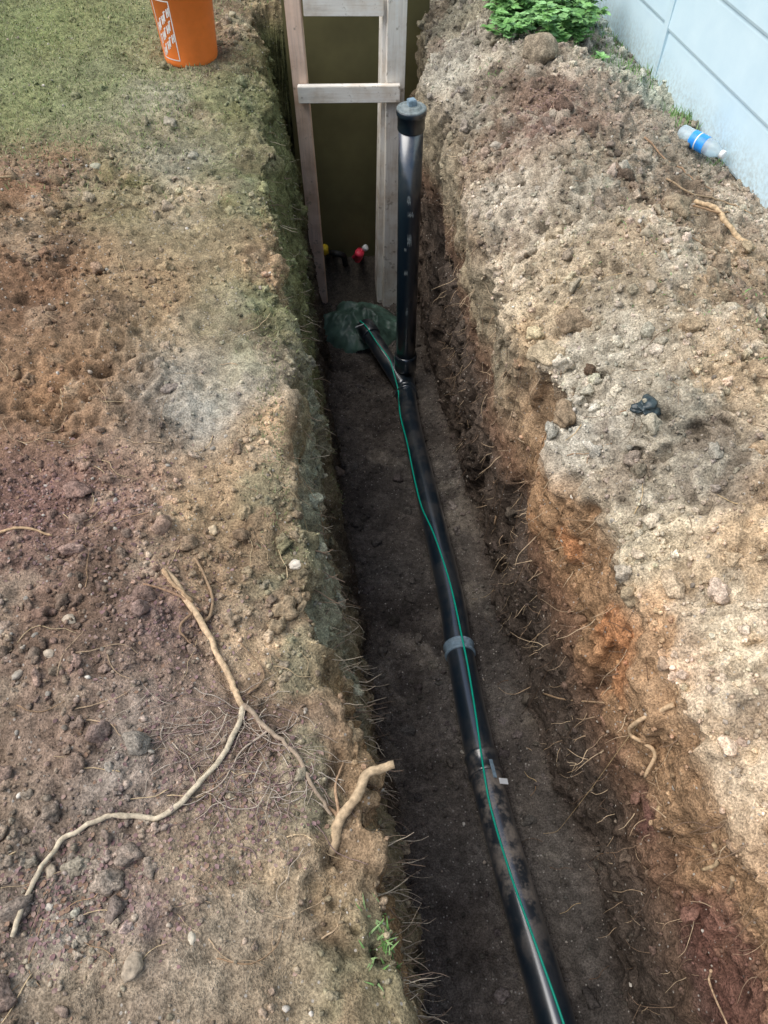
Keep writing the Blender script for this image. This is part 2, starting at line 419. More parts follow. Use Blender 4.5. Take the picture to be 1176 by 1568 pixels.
# ---------------------------------------------------------------- standpipe
sp=empty('cleanout_standpipe')
bb=Batch();bb.add(*tube_arrays([(.127,3.5,-1.6),(.126,3.5,-1.1),(.124,3.5,-.5),(.122,3.5,-.06)],.0565,40))
bb.make('riser',M_pipe,parent=sp)
Vv,Ff=lathe([(.0565,-.095),(.061,-.093),(.062,-.088),(.062,-.03),(.066,-.028),(.068,-.02),(.068,-.006),(.066,0),(.058,.001),(.056,-.006),(.045,-.008),(.043,-.002),(0,-.002)],48)
bb=Batch();bb.add(place(Vv,(.122,3.5,.02)),Ff);bb.make('cap_adapter',M_pipe,parent=sp)
M_cap=plain('dusty_cap',(.17,.20,.20),.6,.5,40)
Vv,Ff=lathe([(.060,-.012),(.0665,-.008),(.067,.001),(.064,.004),(.056,.005),(.050,.003),(.044,.003),(.042,.011),(.034,.013),(0,.013)],36)
bb=Batch();bb.add(place(Vv,(.122,3.5,.020)),Ff);bb.make('plug_disc',M_cap,parent=sp)
box('plug_nut',(.036,.036,.028),(.122,3.5,.044),M_greyfit,(0,0,.35),.003,sp)
Vv,Ff=lathe([(.0565,-.06),(.064,-.055),(.066,-.05),(.066,.03),(.064,.04),(.0565,.045)],40)
bb=Batch();bb.add(place(Vv,(.127,3.5,-1.42)),Ff);bb.make('base_hub',M_pipe,parent=sp)
M_print=plain('grey_print',(.24,.28,.29),.7,.6,110)
for zz,h,aa,wa in ((-.40,.05,-.1,.3),(-.47,.03,.1,.5),(-.62,.07,.05,.35),(-.66,.02,-.3,.2),(-.80,.03,-.2,.3),(-1.05,.05,.0,.2)):
    Vv=[];Ff=[]
    for i in range(9):
        a=-math.pi/2+aa-wa/2+wa*i/8
        hs=h*(.55+.45*math.sin(i*2.1+zz*9));lo=.25*h*math.cos(i*1.7+zz*5)
        for s in (lo,hs): Vv.append((.125+.0573*math.cos(a),3.5+.0573*math.sin(a),zz+s))
    for i in range(8): Ff.append((2*i,2*i+2,2*i+3,2*i+1))
    bb=Batch();bb.add(Vv,Ff);bb.make('print_mark',M_print,parent=sp)
# ---------------------------------------------------------------- tracer wire
wp=[];rw=.0038
for y,s in [(3.33,-.050),(3.1,-.055),(2.85,-.05),(2.6,-.054),(2.35,-.05),(2.15,-.028),(1.95,-.006),(1.75,0),(1.5,.006),(1.35,.01),(1.15,.0),(.95,-.012),(.8,-.022),(.6,-.016),(.4,-.004),(.2,.008),(0,.012),(-.3,.01),(-.7,0)]:
    p,t=near_pipe(y);rr=R0+.0035+(.007 if abs(y-1.5)<.03 or abs(y-.99)<.06 else 0)
    wp.append((p[0]+s+random.uniform(-.004,.004),p[1],p[2]+math.sqrt(max(rr*rr-s*s,0))))
pre=[(-.15,3.86,-1.42),(-.11,3.80,-1.415),(-.04,3.66,-1.43),(.03,3.53,-1.44),(.055,3.44,-1.46)]
wire=catmull(pre+wp,10)
bb=Batch();bb.add(*tube_arrays(wire,rw,10));bb.make('tracer_wire',M_green)
# ---------------------------------------------------------------- lumber frame + panel
fr=empty('lumber_shoring_frame')
box('upright_left',(.080,.038,2.3),(-.437,4.30,-.50),M_woodr,(0,math.radians(-1.0),math.radians(-6)),.003,fr)
box('upright_right',(.098,.040,2.3),(.055,4.30,-.50),M_wood,(0,math.radians(.8),math.radians(10)),.003,fr)
box('upright_right_side',(.035,.14,2.2),(-.012,4.375,-.52),M_wood,(0,math.radians(1.4),math.radians(8)),.003,fr)
def cross(z,y,x0,x1,nm,tilt=0):
    o=box(nm,(.085,.038,x1-x0),((x0+x1)/2,y,z),M_wood,(0,math.radians(90+tilt),0),.003,fr)
cross(.15,4.30,-.398,.0,'crosspiece_upper');cross(-.245,4.255,-.455,.085,'crosspiece_lower',-.6)
cross(.75,4.30,-.398,.0,'crosspiece_top')
M_panel=plain('mud_stained_plywood',(.135,.122,.05),.75,.3,2.5,.002)
box('plywood_panel',(.78,.018,2.0),(-.15,4.60,-.62),M_panel,(0,0,0),.002)
M_yel=plain('yellow_plastic',(.85,.6,.03),.5);M_red=plain('red_plastic',(.75,.04,.08),.45);M_blk=plain('black_rubber',(.02,.02,.02),.6)
sv=empty('service_valves')
def lat(prof,loc,d,mat,nm,par):
    Vv,Ff=lathe(prof,24);q=Batch();q.add(place(Vv,loc,d),Ff);return q.make(nm,mat,parent=par)
q=Batch();q.add(*tube_arrays(catmull([(-.385,4.58,-1.4),(-.385,4.48,-1.36),(-.385,4.42,-1.30)],6),.017,16));q.make('yellow_stub',M_blk,parent=sv)
lat([(0,.03),(.024,.03),(.026,.02),(.026,-.02),(.018,-.025)],(-.385,4.41,-1.285),(0,-.3,1),M_yel,'yellow_cap',sv)
q=Batch();q.add(*tube_arrays(catmull([(-.34,4.58,-1.42),(-.34,4.46,-1.34),(-.30,4.42,-1.32),(-.265,4.45,-1.36),(-.26,4.55,-1.5)],8),.02,16));q.make('black_hose',M_blk,parent=sv)
q=Batch();q.add(*tube_arrays([(-.165,4.58,-1.40),(-.165,4.40,-1.34)],.022,16));q.make('red_stub',M_red,parent=sv)
lat([(0,.05),(.028,.05),(.03,.04),(.03,.01),(.022,.0),(.022,-.05)],(-.165,4.38,-1.31),(.2,-.5,1),M_red,'red_body',sv)
q=Batch();q.add(*tube_arrays([(-.20,4.39,-1.33),(-.13,4.38,-1.26)],.014,12));q.make('red_handle',M_red,parent=sv)
lat([(0,.012),(.018,.012),(.02,.006),(.02,-.012),(.0,-.012)],(-.12,4.38,-1.25),(.8,-.2,.7),M_white,'white_cap',sv)
nu,nv=90,60;uu,vv=np.meshgrid(np.linspace(-.5,.22,nu),np.linspace(3.95,4.60,nv))
hh=.22*sst(4.15,4.6,vv)+.02*fbm(uu,vv,uu*0,12,4,seed=15)-.03
kgrid=lambda nu,nv:(lambda k:np.stack([k[:-1,:-1],k[:-1,1:],k[1:,1:],k[1:,:-1]],2).reshape(-1,4))(np.arange(nu*nv).reshape(nv,nu))
hv=np.stack([uu,vv,-1.64+hh],2).reshape(-1,3)
mesh_from('loose_soil_heap',hv,kgrid(nu,nv),np.tile(s2l((80,74,66)),(len(hv),1)),mat=M_clod)
nu,nv=90,70;uu,vv=np.meshgrid(np.linspace(-1,1,nu),np.linspace(-1,1,nv))
th_=np.arctan2(vv,uu);rr=np.sqrt(uu**2+vv**2)*(1+.35*fbm(np.cos(th_),np.sin(th_),th_*0,1.9,4,seed=77,gain=.6))
xx=uu*.30-.17;yy=vv*.24+4.04
crease=1-np.abs(fbm(xx,yy,xx*0,8,3,seed=5))*2.2
hh=.13*np.clip(1-rr**2.2,0,1)**.55+(.06*np.clip(crease,0,1)+.02*np.abs(fbm(xx,yy,xx*0,26,2,seed=6)))*np.clip(1.15-rr,0,1)
zz=-1.66+hh-.05*np.clip(rr-1,0,1)
M_tarp=plain('green_plastic_film',(.070,.125,.095),.45,.6,8,.004)
mesh_from('green_plastic_sheet',np.stack([xx,yy,zz],2).reshape(-1,3),kgrid(nu,nv),mat=M_tarp)
# ---------------------------------------------------------------- bucket
bk=empty('orange_bucket',(0,0,0));bx,by=-.955,4.135;bz=D(bx,by)[0].z-.005
M_or=plain('orange_plastic',(.97,.24,.045),.42,.06,20,.0005)
prof=[(0,.004),(.118,.004),(.126,0),(.130,.004),(.131,.02),(.146,.30),(.150,.302),(.152,.315),(.150,.318),(.148,.325),(.153,.328),(.155,.345),(.151,.348),(.149,.366),(.145,.368),(.142,.36),(.127,.01),(0,.008)]
Vv,Ff=lathe(prof,72);q=Batch();q.add(Vv+np.array((bx,by,bz)),Ff);q.make('shell',M_or,parent=bk)
def bpt(a,z,off=.0008):
    r=.131+(z-.02)*(.015/.28)+off
    return (bx+r*math.cos(a),by+r*math.sin(a),bz+z)
def bstrip(a0,z0,a1,z1,w,mat,nm,off=.0008):
    q=Batch();n=8;Vs=[];d=np.array([(a1-a0)*.14,z1-z0]);d/=np.linalg.norm(d);pn=np.array([-d[1]/.14,d[0]])*w/2
    for i in range(n+1):
        a=a0+(a1-a0)*i/n;z=z0+(z1-z0)*i/n
        for s in(-1,1): Vs.append(bpt(a+s*pn[0],z+s*pn[1],off))
    q.add(Vs,[(2*i,2*i+1,2*i+3,2*i+2) for i in range(n)]);q.make(nm,mat,parent=bk)
A0=-math.pi/2-.95;A1=A0+.72
M_lab=plain('label_white',(.82,.8,.77),.5,.05)
for a,b_,c,d_ in ((A0,.035,A0,.29),(A1,.035,A1,.29),(A0-.01,.035,A1+.01,.035),(A0-.01,.29,A1+.01,.29)):
    bstrip(a,b_,c,d_,.005,M_lab,'label_line')
for row,zb in enumerate((.060,.115,.17)):
    for i in range(5):
        a=A0+.09+i*.125;z=zb+i*.017
        bstrip(a,z-.016,a+.02,z+.020,.007,M_lab,'label_letter',.001)
        if (i+row)%2: bstrip(a-.01,z+.018,a+.075,z+.028,.006,M_lab,'label_letter',.0013)
        else: bstrip(a+.07,z-.010,a+.09,z+.026,.006,M_lab,'label_letter',.001);bstrip(a+.01,z,a+.075,z+.009,.006,M_lab,'label_letter',.0013)
hd=[(bx+.157*math.cos(t),by+.10*math.sin(t),bz+.33-.02*math.sin(t)) for t in np.linspace(0,math.pi,20)]
q=Batch();q.add(*tube_arrays(hd,.003,8));q.make('bail_handle',plain('steel_wire',(.5,.5,.5),.3),parent=bk)
# ---------------------------------------------------------------- house wall with siding
hw=empty('house_wall')
def hsiding():
    t=NT('pale_blue_siding');n=t.noise(6,4,.6);n2=t.noise(60,3,.6)
    ps=t.n('ShaderNodeSeparateXYZ');t.l(t.co.outputs['Object'],ps.inputs[0])
    c=t.ramp(n,[(.3,(.56,.74,.83)),(.7,(.64,.81,.88))])
    dirt=t.mix(t.ramp(ps.outputs['Z'],[(.04,g(1)),(.20,g(0))]),t.ramp(n2,[(.4,g(0)),(.65,g(.6))]),1,'MULTIPLY')
    c=t.mix(c,(.33,.35,.31),dirt)
    return t.done(c,.5,t.bump(n2,.2,.001))
M_sid=hsiding()
pa=Vector((1.10,4.44,0));dirw=(Vector((1.42,2.7,0))-pa).normalized();nrm=Vector((-dirw.y,dirw.x,0))
if nrm.x>0: nrm=-nrm
def wpt(s,out,z): v=pa+dirw*s+nrm*out;return (v.x,v.y,z)
q=Batch();lap=.23
for sec,(s0,s1) in enumerate(((-3.0,.72),(.76,4.4))):
    z=.03
    base=-.02 if sec==0 else 0.0
    for i in range(12):
        zs=[(z,base+.008),(z+.010,base+.011),(z+lap-.02,base+.002),(z+lap,base-.002)]
        Vs=[];Fs=[]
        for zz_,o in zs:
            Vs+= [wpt(s0,o,zz_),wpt(s1,o,zz_)]
        Vs+=[wpt(s0,-.05,z),wpt(s1,-.05,z)]
        for k_ in range(3): Fs.append((2*k_,2*k_+1,2*k_+3,2*k_+2))
        Fs.append((0,1,9,8))
        q.add(Vs,Fs);z+=lap
q.make('lap_siding',M_sid,smooth=False,parent=hw)
def wbox(s0,s1,o0,o1,z0,z1,mat,nm):
    Vs=[wpt(s,o,z_) for s in(s0,s1) for o in(o0,o1) for z_ in(z0,z1)]
    Fs=[(0,1,3,2),(4,6,7,5),(0,4,5,1),(2,3,7,6),(0,2,6,4),(1,5,7,3)]
    qq=Batch();qq.add(Vs,Fs);return qq.make(nm,mat,smooth=False,parent=hw)
wbox(.72,.76,-.04,.014,.0,2.78,M_sid,'corner_trim')
wbox(-3,4.4,-.18,-.06,-.1,2.78,M_sid,'wall_core')
wbox(-3,4.4,-.06,-.023,-.1,.05,plain('foundation_concrete',(.3,.33,.33),.9,.2,20),'foundation')
wbox(-3,4.4,-.2,.03,2.793,2.85,M_sid,'top_plate')
# ---------------------------------------------------------------- scatter: clods & pebbles
def ico(sub):
    import bmesh
    bm=bmesh.new();bmesh.ops.create_icosphere(bm,subdivisions=sub,radius=1)
    bm.verts.ensure_lookup_table()
    v=np.array([x.co[:] for x in bm.verts]);f=np.array([[w.index for w in x.verts] for x in bm.faces]);bm.free();return v,f
def scatter(name,cnt,sub,smin,smax,power,densf,colf,mat,embed=.35,flatten=(.55,1),amp=.38,smooth=True):
    rows=np.where((Y>-.3)&(Y<4.9))[0];cols=np.where(np.abs(P[rows[len(rows)//2],:,0])<2.3)[0]
    i=rng.choice(rows,cnt*8);j=rng.choice(cols,cnt*8)
    p=P[i,j];kd=kind[j];de=densf(p,kd);ok=rng.rand(len(i))<de
    i=i[ok][:cnt];j=j[ok][:cnt];p=P[i,j];n=N[i,j];c=C[i,j];m=len(i)
    v,f=ico(sub);nv=len(v)
    s=smin*(smax/smin)**(rng.rand(m)**power)
    A=rng.randn(m,3,3);Q,_=np.linalg.qr(A)
    sc_=np.stack([np.ones(m),rng.uniform(.65,1,m),rng.uniform(flatten[0],flatten[1],m)],1)
    vv=v[None]*np.ones((m,1,1))
    off=rng.rand(m,3)*100
    q=vv*1.3+off[:,None,:]
    dn=vnoise(q[...,0],q[...,1],q[...,2],3)+.6*vnoise(q[...,0]*2.3,q[...,1]*2.3,q[...,2]*2.3,4)
    vv=vv*(1+amp*dn[...,None])
    vv=vv*sc_[:,None,:]*s[:,None,None]
    vv=np.einsum('mvk,mlk->mvl',vv,Q)
    vv=vv+p[:,None,:]+n[:,None,:]*(s*embed)[:,None,None]
    cc=colf(c,m)
    Vv=vv.reshape(-1,3);Ff=(f[None]+(np.arange(m)*nv)[:,None,None]).reshape(-1,3)
    return mesh_from(name,Vv,Ff,np.repeat(cc,nv,0),smooth,mat=mat)
def dens_clod(p,k):
    x,y=p[:,0],p[:,1]
    n=sst(-.25,.45,fbm(x,y,x*0,3.2,3,seed=201))
    d=np.where(k==4,.5+.5*n,np.where(k==0,.15+.65*n,np.where(k==2,.20+.25*n,.14)))
    gr=sst(2.9,3.3,y)*sst(.8,1.1,-x)
    path=np.exp(-((x+.47+.17*(y-1.7))/.13)**2)*sst(1.0,1.5,y)
    d*=(1-.9*gr*(k==0))*(1-.7*path*(k==0))
    return d
cl=lambda a,b:(lambda c,m:np.clip((c*.7+desat(c,.3)*.3)*rng.uniform(a,b,(m,1))*rng.uniform(.96,1.04,(m,3)),.01,.75))
scatter('soil_clods',40000,1,.0022,.010,1.6,dens_clod,cl(.8,1.45),M_clod,smooth=False)
scatter('soil_lumps',7000,3,.007,.028,3.0,dens_clod,cl(.85,1.3),M_clod,.05,(.5,.9),.6)
M_peb=attr_mat('pebble_stone',.75,90,.35)
def pebcol(c,m):
    base=s2l(np.array([[185,176,162],[170,162,150],[205,197,184],[150,138,124],[180,165,148]]))[rng.randint(0,5,m)]
    return base*rng.uniform(.7,1.1,(m,1))
def dens_peb(p,k):
    x,y=p[:,0],p[:,1]
    return np.where(k==2,.12,np.where((k==1)|(k==3),.10,.3+.6*sst(0,.5,fbm(x,y,x*0,2.2,3,seed=222))))*(1-.6*sst(3.0,3.3,y))
scatter('pebbles',3000,2,.002,.009,2.2,dens_peb,pebcol,M_peb,.1,(.5,.85))
def rock(name,x,y,s,col,flat=(1,.8,.6),sub=4,mat=M_peb,up=.2,seed=1,amp=.28):
    v,f=ico(sub);p,n=D(x,y)
    o=seed*7.7
    dn=fbm(v[:,0]+o,v[:,1],v[:,2],1.1,4,seed=seed)
    v=v*(1+amp*dn[:,None]*2)*np.array(flat)*s
    a=seed*1.3;Rz=np.array([[math.cos(a),-math.sin(a),0],[math.sin(a),math.cos(a),0],[0,0,1]])
    v=v@Rz.T+np.array(p)+np.array((0,0,s*up))
    vc=np.clip(s2l(col)*(1+.3*fbm(v[:,0],v[:,1],v[:,2],40,3,seed=4))[:,None],0,.8)
    return mesh_from(name,v,f,vc,mat=mat)
stones=[(-.444,.2,.024,(165,150,130)),(-.718,.888,.016,(175,160,140)),(-.803,.756,.012,(170,160,145)),(-.86,.86,.013,(175,165,150)),(-.225,1.10,.016,(200,190,174)),
(-.448,1.2,.015,(190,170,140)),(-.74,.80,.012,(190,175,155)),(-.53,.33,.010,(195,185,170)),(-.93,3.39,.035,(150,142,124)),(-1.15,2.98,.026,(160,156,134)),(-.633,.36,.013,(170,155,135)),
(.46,3.1,.025,(170,160,145)),(.8,1.95,.022,(165,150,130)),(-.62,.30,.008,(190,180,165)),(.83,2.2,.020,(170,155,132)),(-.35,.25,.010,(200,190,170))]
for i,(x,y,s,c) in enumerate(stones): rock('stone',x,y,s,c,seed=i+1,up=.1)
rock('rock',.66,3.58,.080,(140,128,110),seed=31,mat=M_clod,up=.3,flat=(1,.85,.8))
for i,(x,y,s,c) in enumerate([(.52,1.88,.055,(172,156,130)),(.60,1.95,.045,(146,128,106)),(.52,1.60,.04,(140,122,100)),(1.0,2.45,.05,(150,134,112)),(.70,1.0,.035,(182,162,136)),(.60,2.4,.04,(158,144,122)),(.9,1.8,.035,(150,132,108)),(.95,1.3,.03,(160,138,112)),(1.05,2.1,.04,(146,130,110)),(.5,2.75,.035,(156,144,127)),(.62,1.75,.03,(96,80,66)),(.78,2.9,.045,(106,90,78)),(.7,3.1,.04,(94,78,68)),(.85,2.6,.035,(100,86,74)),(.9,.9,.03,(120,100,82))]):
    rock('soil_chunk',x,y,s,c,seed=33+i,mat=M_clod,up=.0,amp=.45,flat=(1,.8,.7))
M_scrap=plain('black_plastic_scrap',(.03,.045,.05),.35,.5,60,.003)
rock('plastic_scrap',.70,1.49,.034,(30,40,45),seed=41,mat=M_scrap,up=.0,amp=.6,flat=(1,.9,.4))
# ---------------------------------------------------------------- roots
def onground(pts,lift):
    o=[]
    for x,y in pts:
        p,_=D(x,y);o.append((x,y,p.z+lift))
    return o
def jitter(pts,a):
    pts=np.array(pts,float);k_=len(pts);n=np.stack([fbm(np.arange(k_)*.45,pts[:,0]*0+s,pts[:,0]*0+a*99,.8,3,seed=s) for s in(1,2,3)],1)
    return pts+n*a
def root(bt,pts,r0,r1,col,lift=None,k_=8,jit=.004,seg=10):
    c=catmull(np.array(onground(pts,0.))if len(pts[0])==2 else np.array(pts),k_)
    if len(pts[0])==2:
        for q_ in c: q_[2]=max(q_[2],D(q_[0],q_[1])[0].z)+(lift if lift is not None else r0*.6)
        z=c[:,2];z=np.convolve(np.pad(z,3,mode='edge'),np.ones(7)/7,'valid');c[:,2]=np.maximum(z,c[:,2]-.004)
    c=jitter(c,jit)
    r=np.linspace(r0,r1,len(c))*(1+.22*fbm(np.arange(len(c))*1.,c[:,0],c[:,1],.7,2,seed=9))
    bt.add(*tube_arrays(c,r,seg),np.clip(np.array(col)*random.uniform(.85,1.15),0,.8))
rb=Batch()
root(rb,[(-.53,1.03),(-.438,.922),(-.361,.797),(-.306,.697)],.0080,.0065,s2l((192,166,134)),.011,jit=.008)
root(rb,[(-.306,.697),(-.329,.602),(-.377,.523),(-.432,.464),(-.50,.462),(-.558,.451),(-.623,.409),(-.654,.34),(-.672,.25)],.0062,.0045,s2l((190,176,152)),.008,jit=.007)
root(rb,[(-.306,.697),(-.245,.645),(-.186,.595),(-.141,.523),(-.107,.477)],.0058,.0032,s2l((162,144,124)),.009,jit=.008)
root(rb,[(-.53,1.03),(-.50,.99),(-.45,.95)],.005,.004,s2l((165,138,108)),.02)
root(rb,[(-.47,1.09),(-.42,1.0),(-.41,.93),(-.43,.9)],.003,.004,s2l((160,135,108)),.012)
root(rb,[(-.57,.99),(-.50,.97),(-.43,.93)],.002,.004,s2l((155,125,100)),.012)
root(rb,[(-.44,.94),(-.47,.88),(-.43,.84)],.0035,.0015,s2l((160,132,105)),.01)
root(rb,[(-.30,.73),(-.27,.78),(-.33,.86)],.003,.0015,s2l((150,125,100)),.008)
root(rb,[(-.245,.645),(-.30,.60),(-.33,.53),(-.38,.50)],.0025,.001,s2l((165,150,134)),.008)
rb.make('tree_root_branch',M_root)
rb=Batch()
z0=D(-.105,.421)[0].z
root(rb,[(-.108,.415,z0-.01),(-.088,.470,z0+.03),(-.055,.505,z0+.055),(-.03,.55,z0+.065),(.02,.566,z0+.07)],.0115,.0085,s2l((190,166,134)),jit=.006,seg=14)
root(rb,[(-.088,.470,z0+.03),(-.12,.50,z0+.02),(-.16,.51,z0+.01)],.005,.002,s2l((155,128,102)))
root(rb,[(-.09,.46,z0+.03),(-.10,.54,z0+.03),(-.085,.59,z0+.02)],.004,.0015,s2l((155,128,102)))
rb.make('cut_root',M_root)
rb=Batch()
for i in range(190):
    a=random.choice([(-.30,.68),(-.25,.63),(-.33,.60),(-.20,.58),(-.28,.55),(-.36,.66),(-.24,.68),(-.17,.55),(-.40,.64),(-.44,.66),(-.22,.50)])
    x=a[0]+random.gauss(0,.045);y=a[1]+random.gauss(0,.038)
    ang=random.choice([math.pi*1.15,math.pi*1.0,math.pi*1.35,-.5,-.9])+random.uniform(-.6,.6);pts=[(x,y)]
    for s in range(random.randint(3,6)):
        ang+=random.uniform(-.7,.7);x+=.024*math.cos(ang);y+=.020*math.sin(ang);pts.append((x,y))
    r=random.choice([.0005,.0007,.0009,.0014])
    root(rb,pts,r,r*.5,s2l(random.choice([(176,164,150),(150,130,120),(184,170,152),(134,114,108)])),random.uniform(.002,.012),3,.004,4)
for i in range(140):
    x=random.uniform(-1.0,-.05);y=random.uniform(.15,1.6)
    if i%4==0: y=random.uniform(1.6,3.0);x=random.uniform(-1.2,-.45)
    ang=random.uniform(0,6.28);pts=[(x,y)]
    for s in range(random.randint(2,5)):
        ang+=random.uniform(-.7,.7);x+=.03*math.cos(ang);y+=.03*math.sin(ang);pts.append((x,y))
    r=random.uniform(.0005,.0017)
    root(rb,pts,r,r*.5,s2l(random.choice([(175,152,124),(155,128,100),(190,168,134)])),.004,3,.004,5)
for i in range(120):
    x=random.uniform(.45,1.25);y=random.uniform(.3,3.2)
    ang=random.uniform(0,6.28);pts=[(x,y)]
    for s in range(random.randint(2,4)):
        ang+=random.uniform(-.7,.7);x+=.025*math.cos(ang);y+=.025*math.sin(ang);pts.append((x,y))
    r=random.uniform(.0006,.0018)
    root(rb,pts,r,r*.5,s2l(random.choice([(190,165,125),(150,120,92),(110,88,70)])),.004,3,.004,5)
root(rb,[(-.98,1.13),(-.9,1.15),(-.83,1.14)],.004,.003,s2l((190,160,125)),.006)
rb.make('fine_roots',M_root)
rb=Batch()
def wallroot(pts,side,r0,r1,col,out=.01):
    q=[]
    for k_,(y,z) in enumerate(pts):
        p,n=W(y,z,side);q.append(tuple(p+n*out*(.3+k_*.5)))
    root(rb,q,r0,r1,col,k_=6,jit=.005,seg=8)
wallroot([(.756,-.10),(.757,-.20),(.755,-.28),(.692,-.27),(.672,-.353)],1,.0060,.0048,s2l((196,168,134)),.016)
wallroot([(1.95,-.98),(2.02,-.84),(2.0,-.75)],1,.004,.002,s2l((180,150,120)),.012)
wallroot([(1.2,-1.0),(1.08,-.79),(.92,-.43)],1,.0035,.0025,s2l((190,160,128)),.018)
wallroot([(.26,-.46),(.235,-.50),(.155,-.40)],1,.0035,.002,s2l((200,170,138)),.018)
wallroot([(.471,-.186),(.455,-.23),(.446,-.277)],1,.006,.004,s2l((190,165,130)),.018)
wallroot([(.40,-.2),(.38,-.26)],1,.006,.003,s2l((180,155,125)),.018)
for i in range(620):
    side=1;y=random.uniform(.2,3.3);z=random.uniform(-1.2,-.03)*(1 if y>1 else .8)
    p,n=W(y,z,side);d=(n+Vector((0,random.uniform(-1,1),random.uniform(-1.4,.2)))).normalized()
    L=random.uniform(.02,.09)*(1 if random.random()<.8 else 1.6);q=[p-d*.01]
    for s in range(4):
        q.append(q[-1]+d*L/4+Vector((0,0,-.005)));d=(d+Vector([random.uniform(-.5,.5) for _ in'xyz'])).normalized()
    r=random.uniform(.0006,.0018)
    root(rb,[tuple(a) for a in q],r,r*.4,s2l(random.choice([(176,152,124),(136,114,94),(196,174,144),(110,90,75)])),k_=3,jit=.0015,seg=5)
for i in range(520):
    y=random.uniform(.12,1.15) if i<300 else random.uniform(1.1,3.8)
    z=random.uniform(-.7,-.05)
    p,n=W(y,z,-1);d=(Vector((1,random.uniform(-.6,.5),random.uniform(-.5,.35)))).normalized()
    L=random.uniform(.02,.11)*(1 if i<300 else .85);q=[p-d*.012]
    for s in range(4):
        q.append(q[-1]+d*L/4+Vector((0,0,-.003)));d=(d+Vector([random.uniform(-.4,.4) for _ in'xyz'])).normalized()
    r=random.choice([.0007,.0010,.0014,.0022])
    root(rb,[tuple(a) for a in q],r,r*.35,s2l(random.choice([(180,164,142),(146,124,104),(124,106,92),(200,184,160)])),k_=3,jit=.0015,seg=5)
rb.make('exposed_wall_roots',M_root)
rb=Batch()
root(rb,[(1.11,2.56),(1.16,2.50),(1.20,2.42),(1.27,2.33)],.008,.010,s2l((180,156,124)),.010,jit=.010,seg=12)
root(rb,[(1.02,2.66),(1.10,2.60),(1.24,2.62),(1.33,2.55)],.004,.002,s2l((165,142,114)),.010)
root(rb,[(1.0,2.95),(1.08,2.85),(1.16,2.75),(1.22,2.68)],.004,.002,s2l((150,124,100)),.012)
root(rb,[(1.08,2.50),(1.17,2.47),(1.22,2.50)],.004,.002,s2l((165,135,105)),.012)
root(rb,[(-1.50,2.72),(-1.40,2.80)],.005,.004,s2l((190,165,130)),.01)
rb.make('broken_sticks',M_root)
# ---------------------------------------------------------------- grass, weeds, leaf litter
M_leaf=attr_mat('leaf',.55,80,.3)
def blade(bt,p,h,w,lean,az,col):
    d=np.array([math.cos(az),math.sin(az),0]);sd=np.array([-d[1],d[0],0])*w
    p=np.array(p);m=p+d*lean*.35+np.array((0,0,h*.6));t=p+d*lean+np.array((0,0,h))
    bt.add([p-sd,p+sd,m+sd*.8,m-sd*.8,t],[(0,1,2,3),(3,2,4)],col)
gb=Batch()
for i in range(17000):
    x=random.uniform(-2.3,-.58);y=random.uniform(2.7,4.95)
    if x>-.85-.5*max(0,3.3-y) and random.random()<.75: continue
    if y<3.1 and random.random()<.6: continue
    p,n=D(x,y);blade(gb,(x,y,p.z-.002),random.uniform(.004,.020),random.uniform(.0012,.0025),random.uniform(.006,.03),random.uniform(0,6.28),s2l(random.choice([(120,136,82),(110,126,74),(152,152,112),(138,134,98),(102,116,70)])))
for i in range(2600):
    y=random.uniform(1.8,4.5);p,n=W(y,random.uniform(-.9,.0),-1)
    blade(gb,tuple(p),random.uniform(.0,.012),.0015,random.uniform(.008,.02),random.uniform(-1,1),s2l(random.choice([(112,120,72),(126,130,88),(100,106,64)])))
for i in range(2000):
    y=random.uniform(.9,4.3);x=float(edge(XLk,np.array([y]))[0])-abs(random.gauss(0,.05))+.01;p,n=D(x,y)
    if fbm(np.array([x]),np.array([y]),np.array([0.]),4,2,seed=301)[0]<-.05: continue
    blade(gb,(x,y,p.z-.002),random.uniform(.004,.016),.0016,random.uniform(.005,.02),random.uniform(0,6.28),s2l(random.choice([(116,122,78),(130,132,96),(142,140,108)])))
gb.make('sparse_grass',M_leaf)
gb=Batch()
for (cx,cy,n_,sp_,hh_) in ((1.17,3.72,140,.06,.05),(1.26,3.32,120,.04,.06),(1.12,4.1,140,.08,.05),(.0,.26,90,.02,.018),(1.05,3.95,80,.08,.04),(1.33,3.0,40,.03,.04),(.95,3.8,120,.08,.03),(1.0,1.9,70,.12,.012),(.75,2.3,60,.12,.012),(.5,3.6,80,.06,.015)):
    for i in range(n_):
        x=random.gauss(cx,sp_);y=random.gauss(cy,sp_*1.6)
        p,_=D(x,y)
        if p.z<-.15: continue
        blade(gb,(x,y,p.z-.003),random.uniform(.4,1)*hh_,.0022,random.uniform(.005,.03),random.uniform(0,6.28),s2l(random.choice([(100,140,74),(118,155,90),(135,162,108)])))
gb.make('grass_tufts',M_leaf)
pb=Batch()
def leaf(bt,p,dr,nrm,L,w,col):
    dr=Vector(dr).normalized();sd=dr.cross(Vector(nrm)).normalized();up=sd.cross(dr)
    p=Vector(p)
    pts=[p,p+dr*L*.3+sd*w*.8-up*L*.02,p+dr*L*.65+sd*w-up*L*.08,p+dr*L-up*L*.22,p+dr*L*.65-sd*w-up*L*.08,p+dr*L*.3-sd*w*.8-up*L*.02,p+dr*L*.5+up*L*-.10]
    bt.add([tuple(a) for a in pts],[(0,1,6),(1,2,6),(2,3,6),(3,4,6),(4,5,6),(5,0,6)],col)
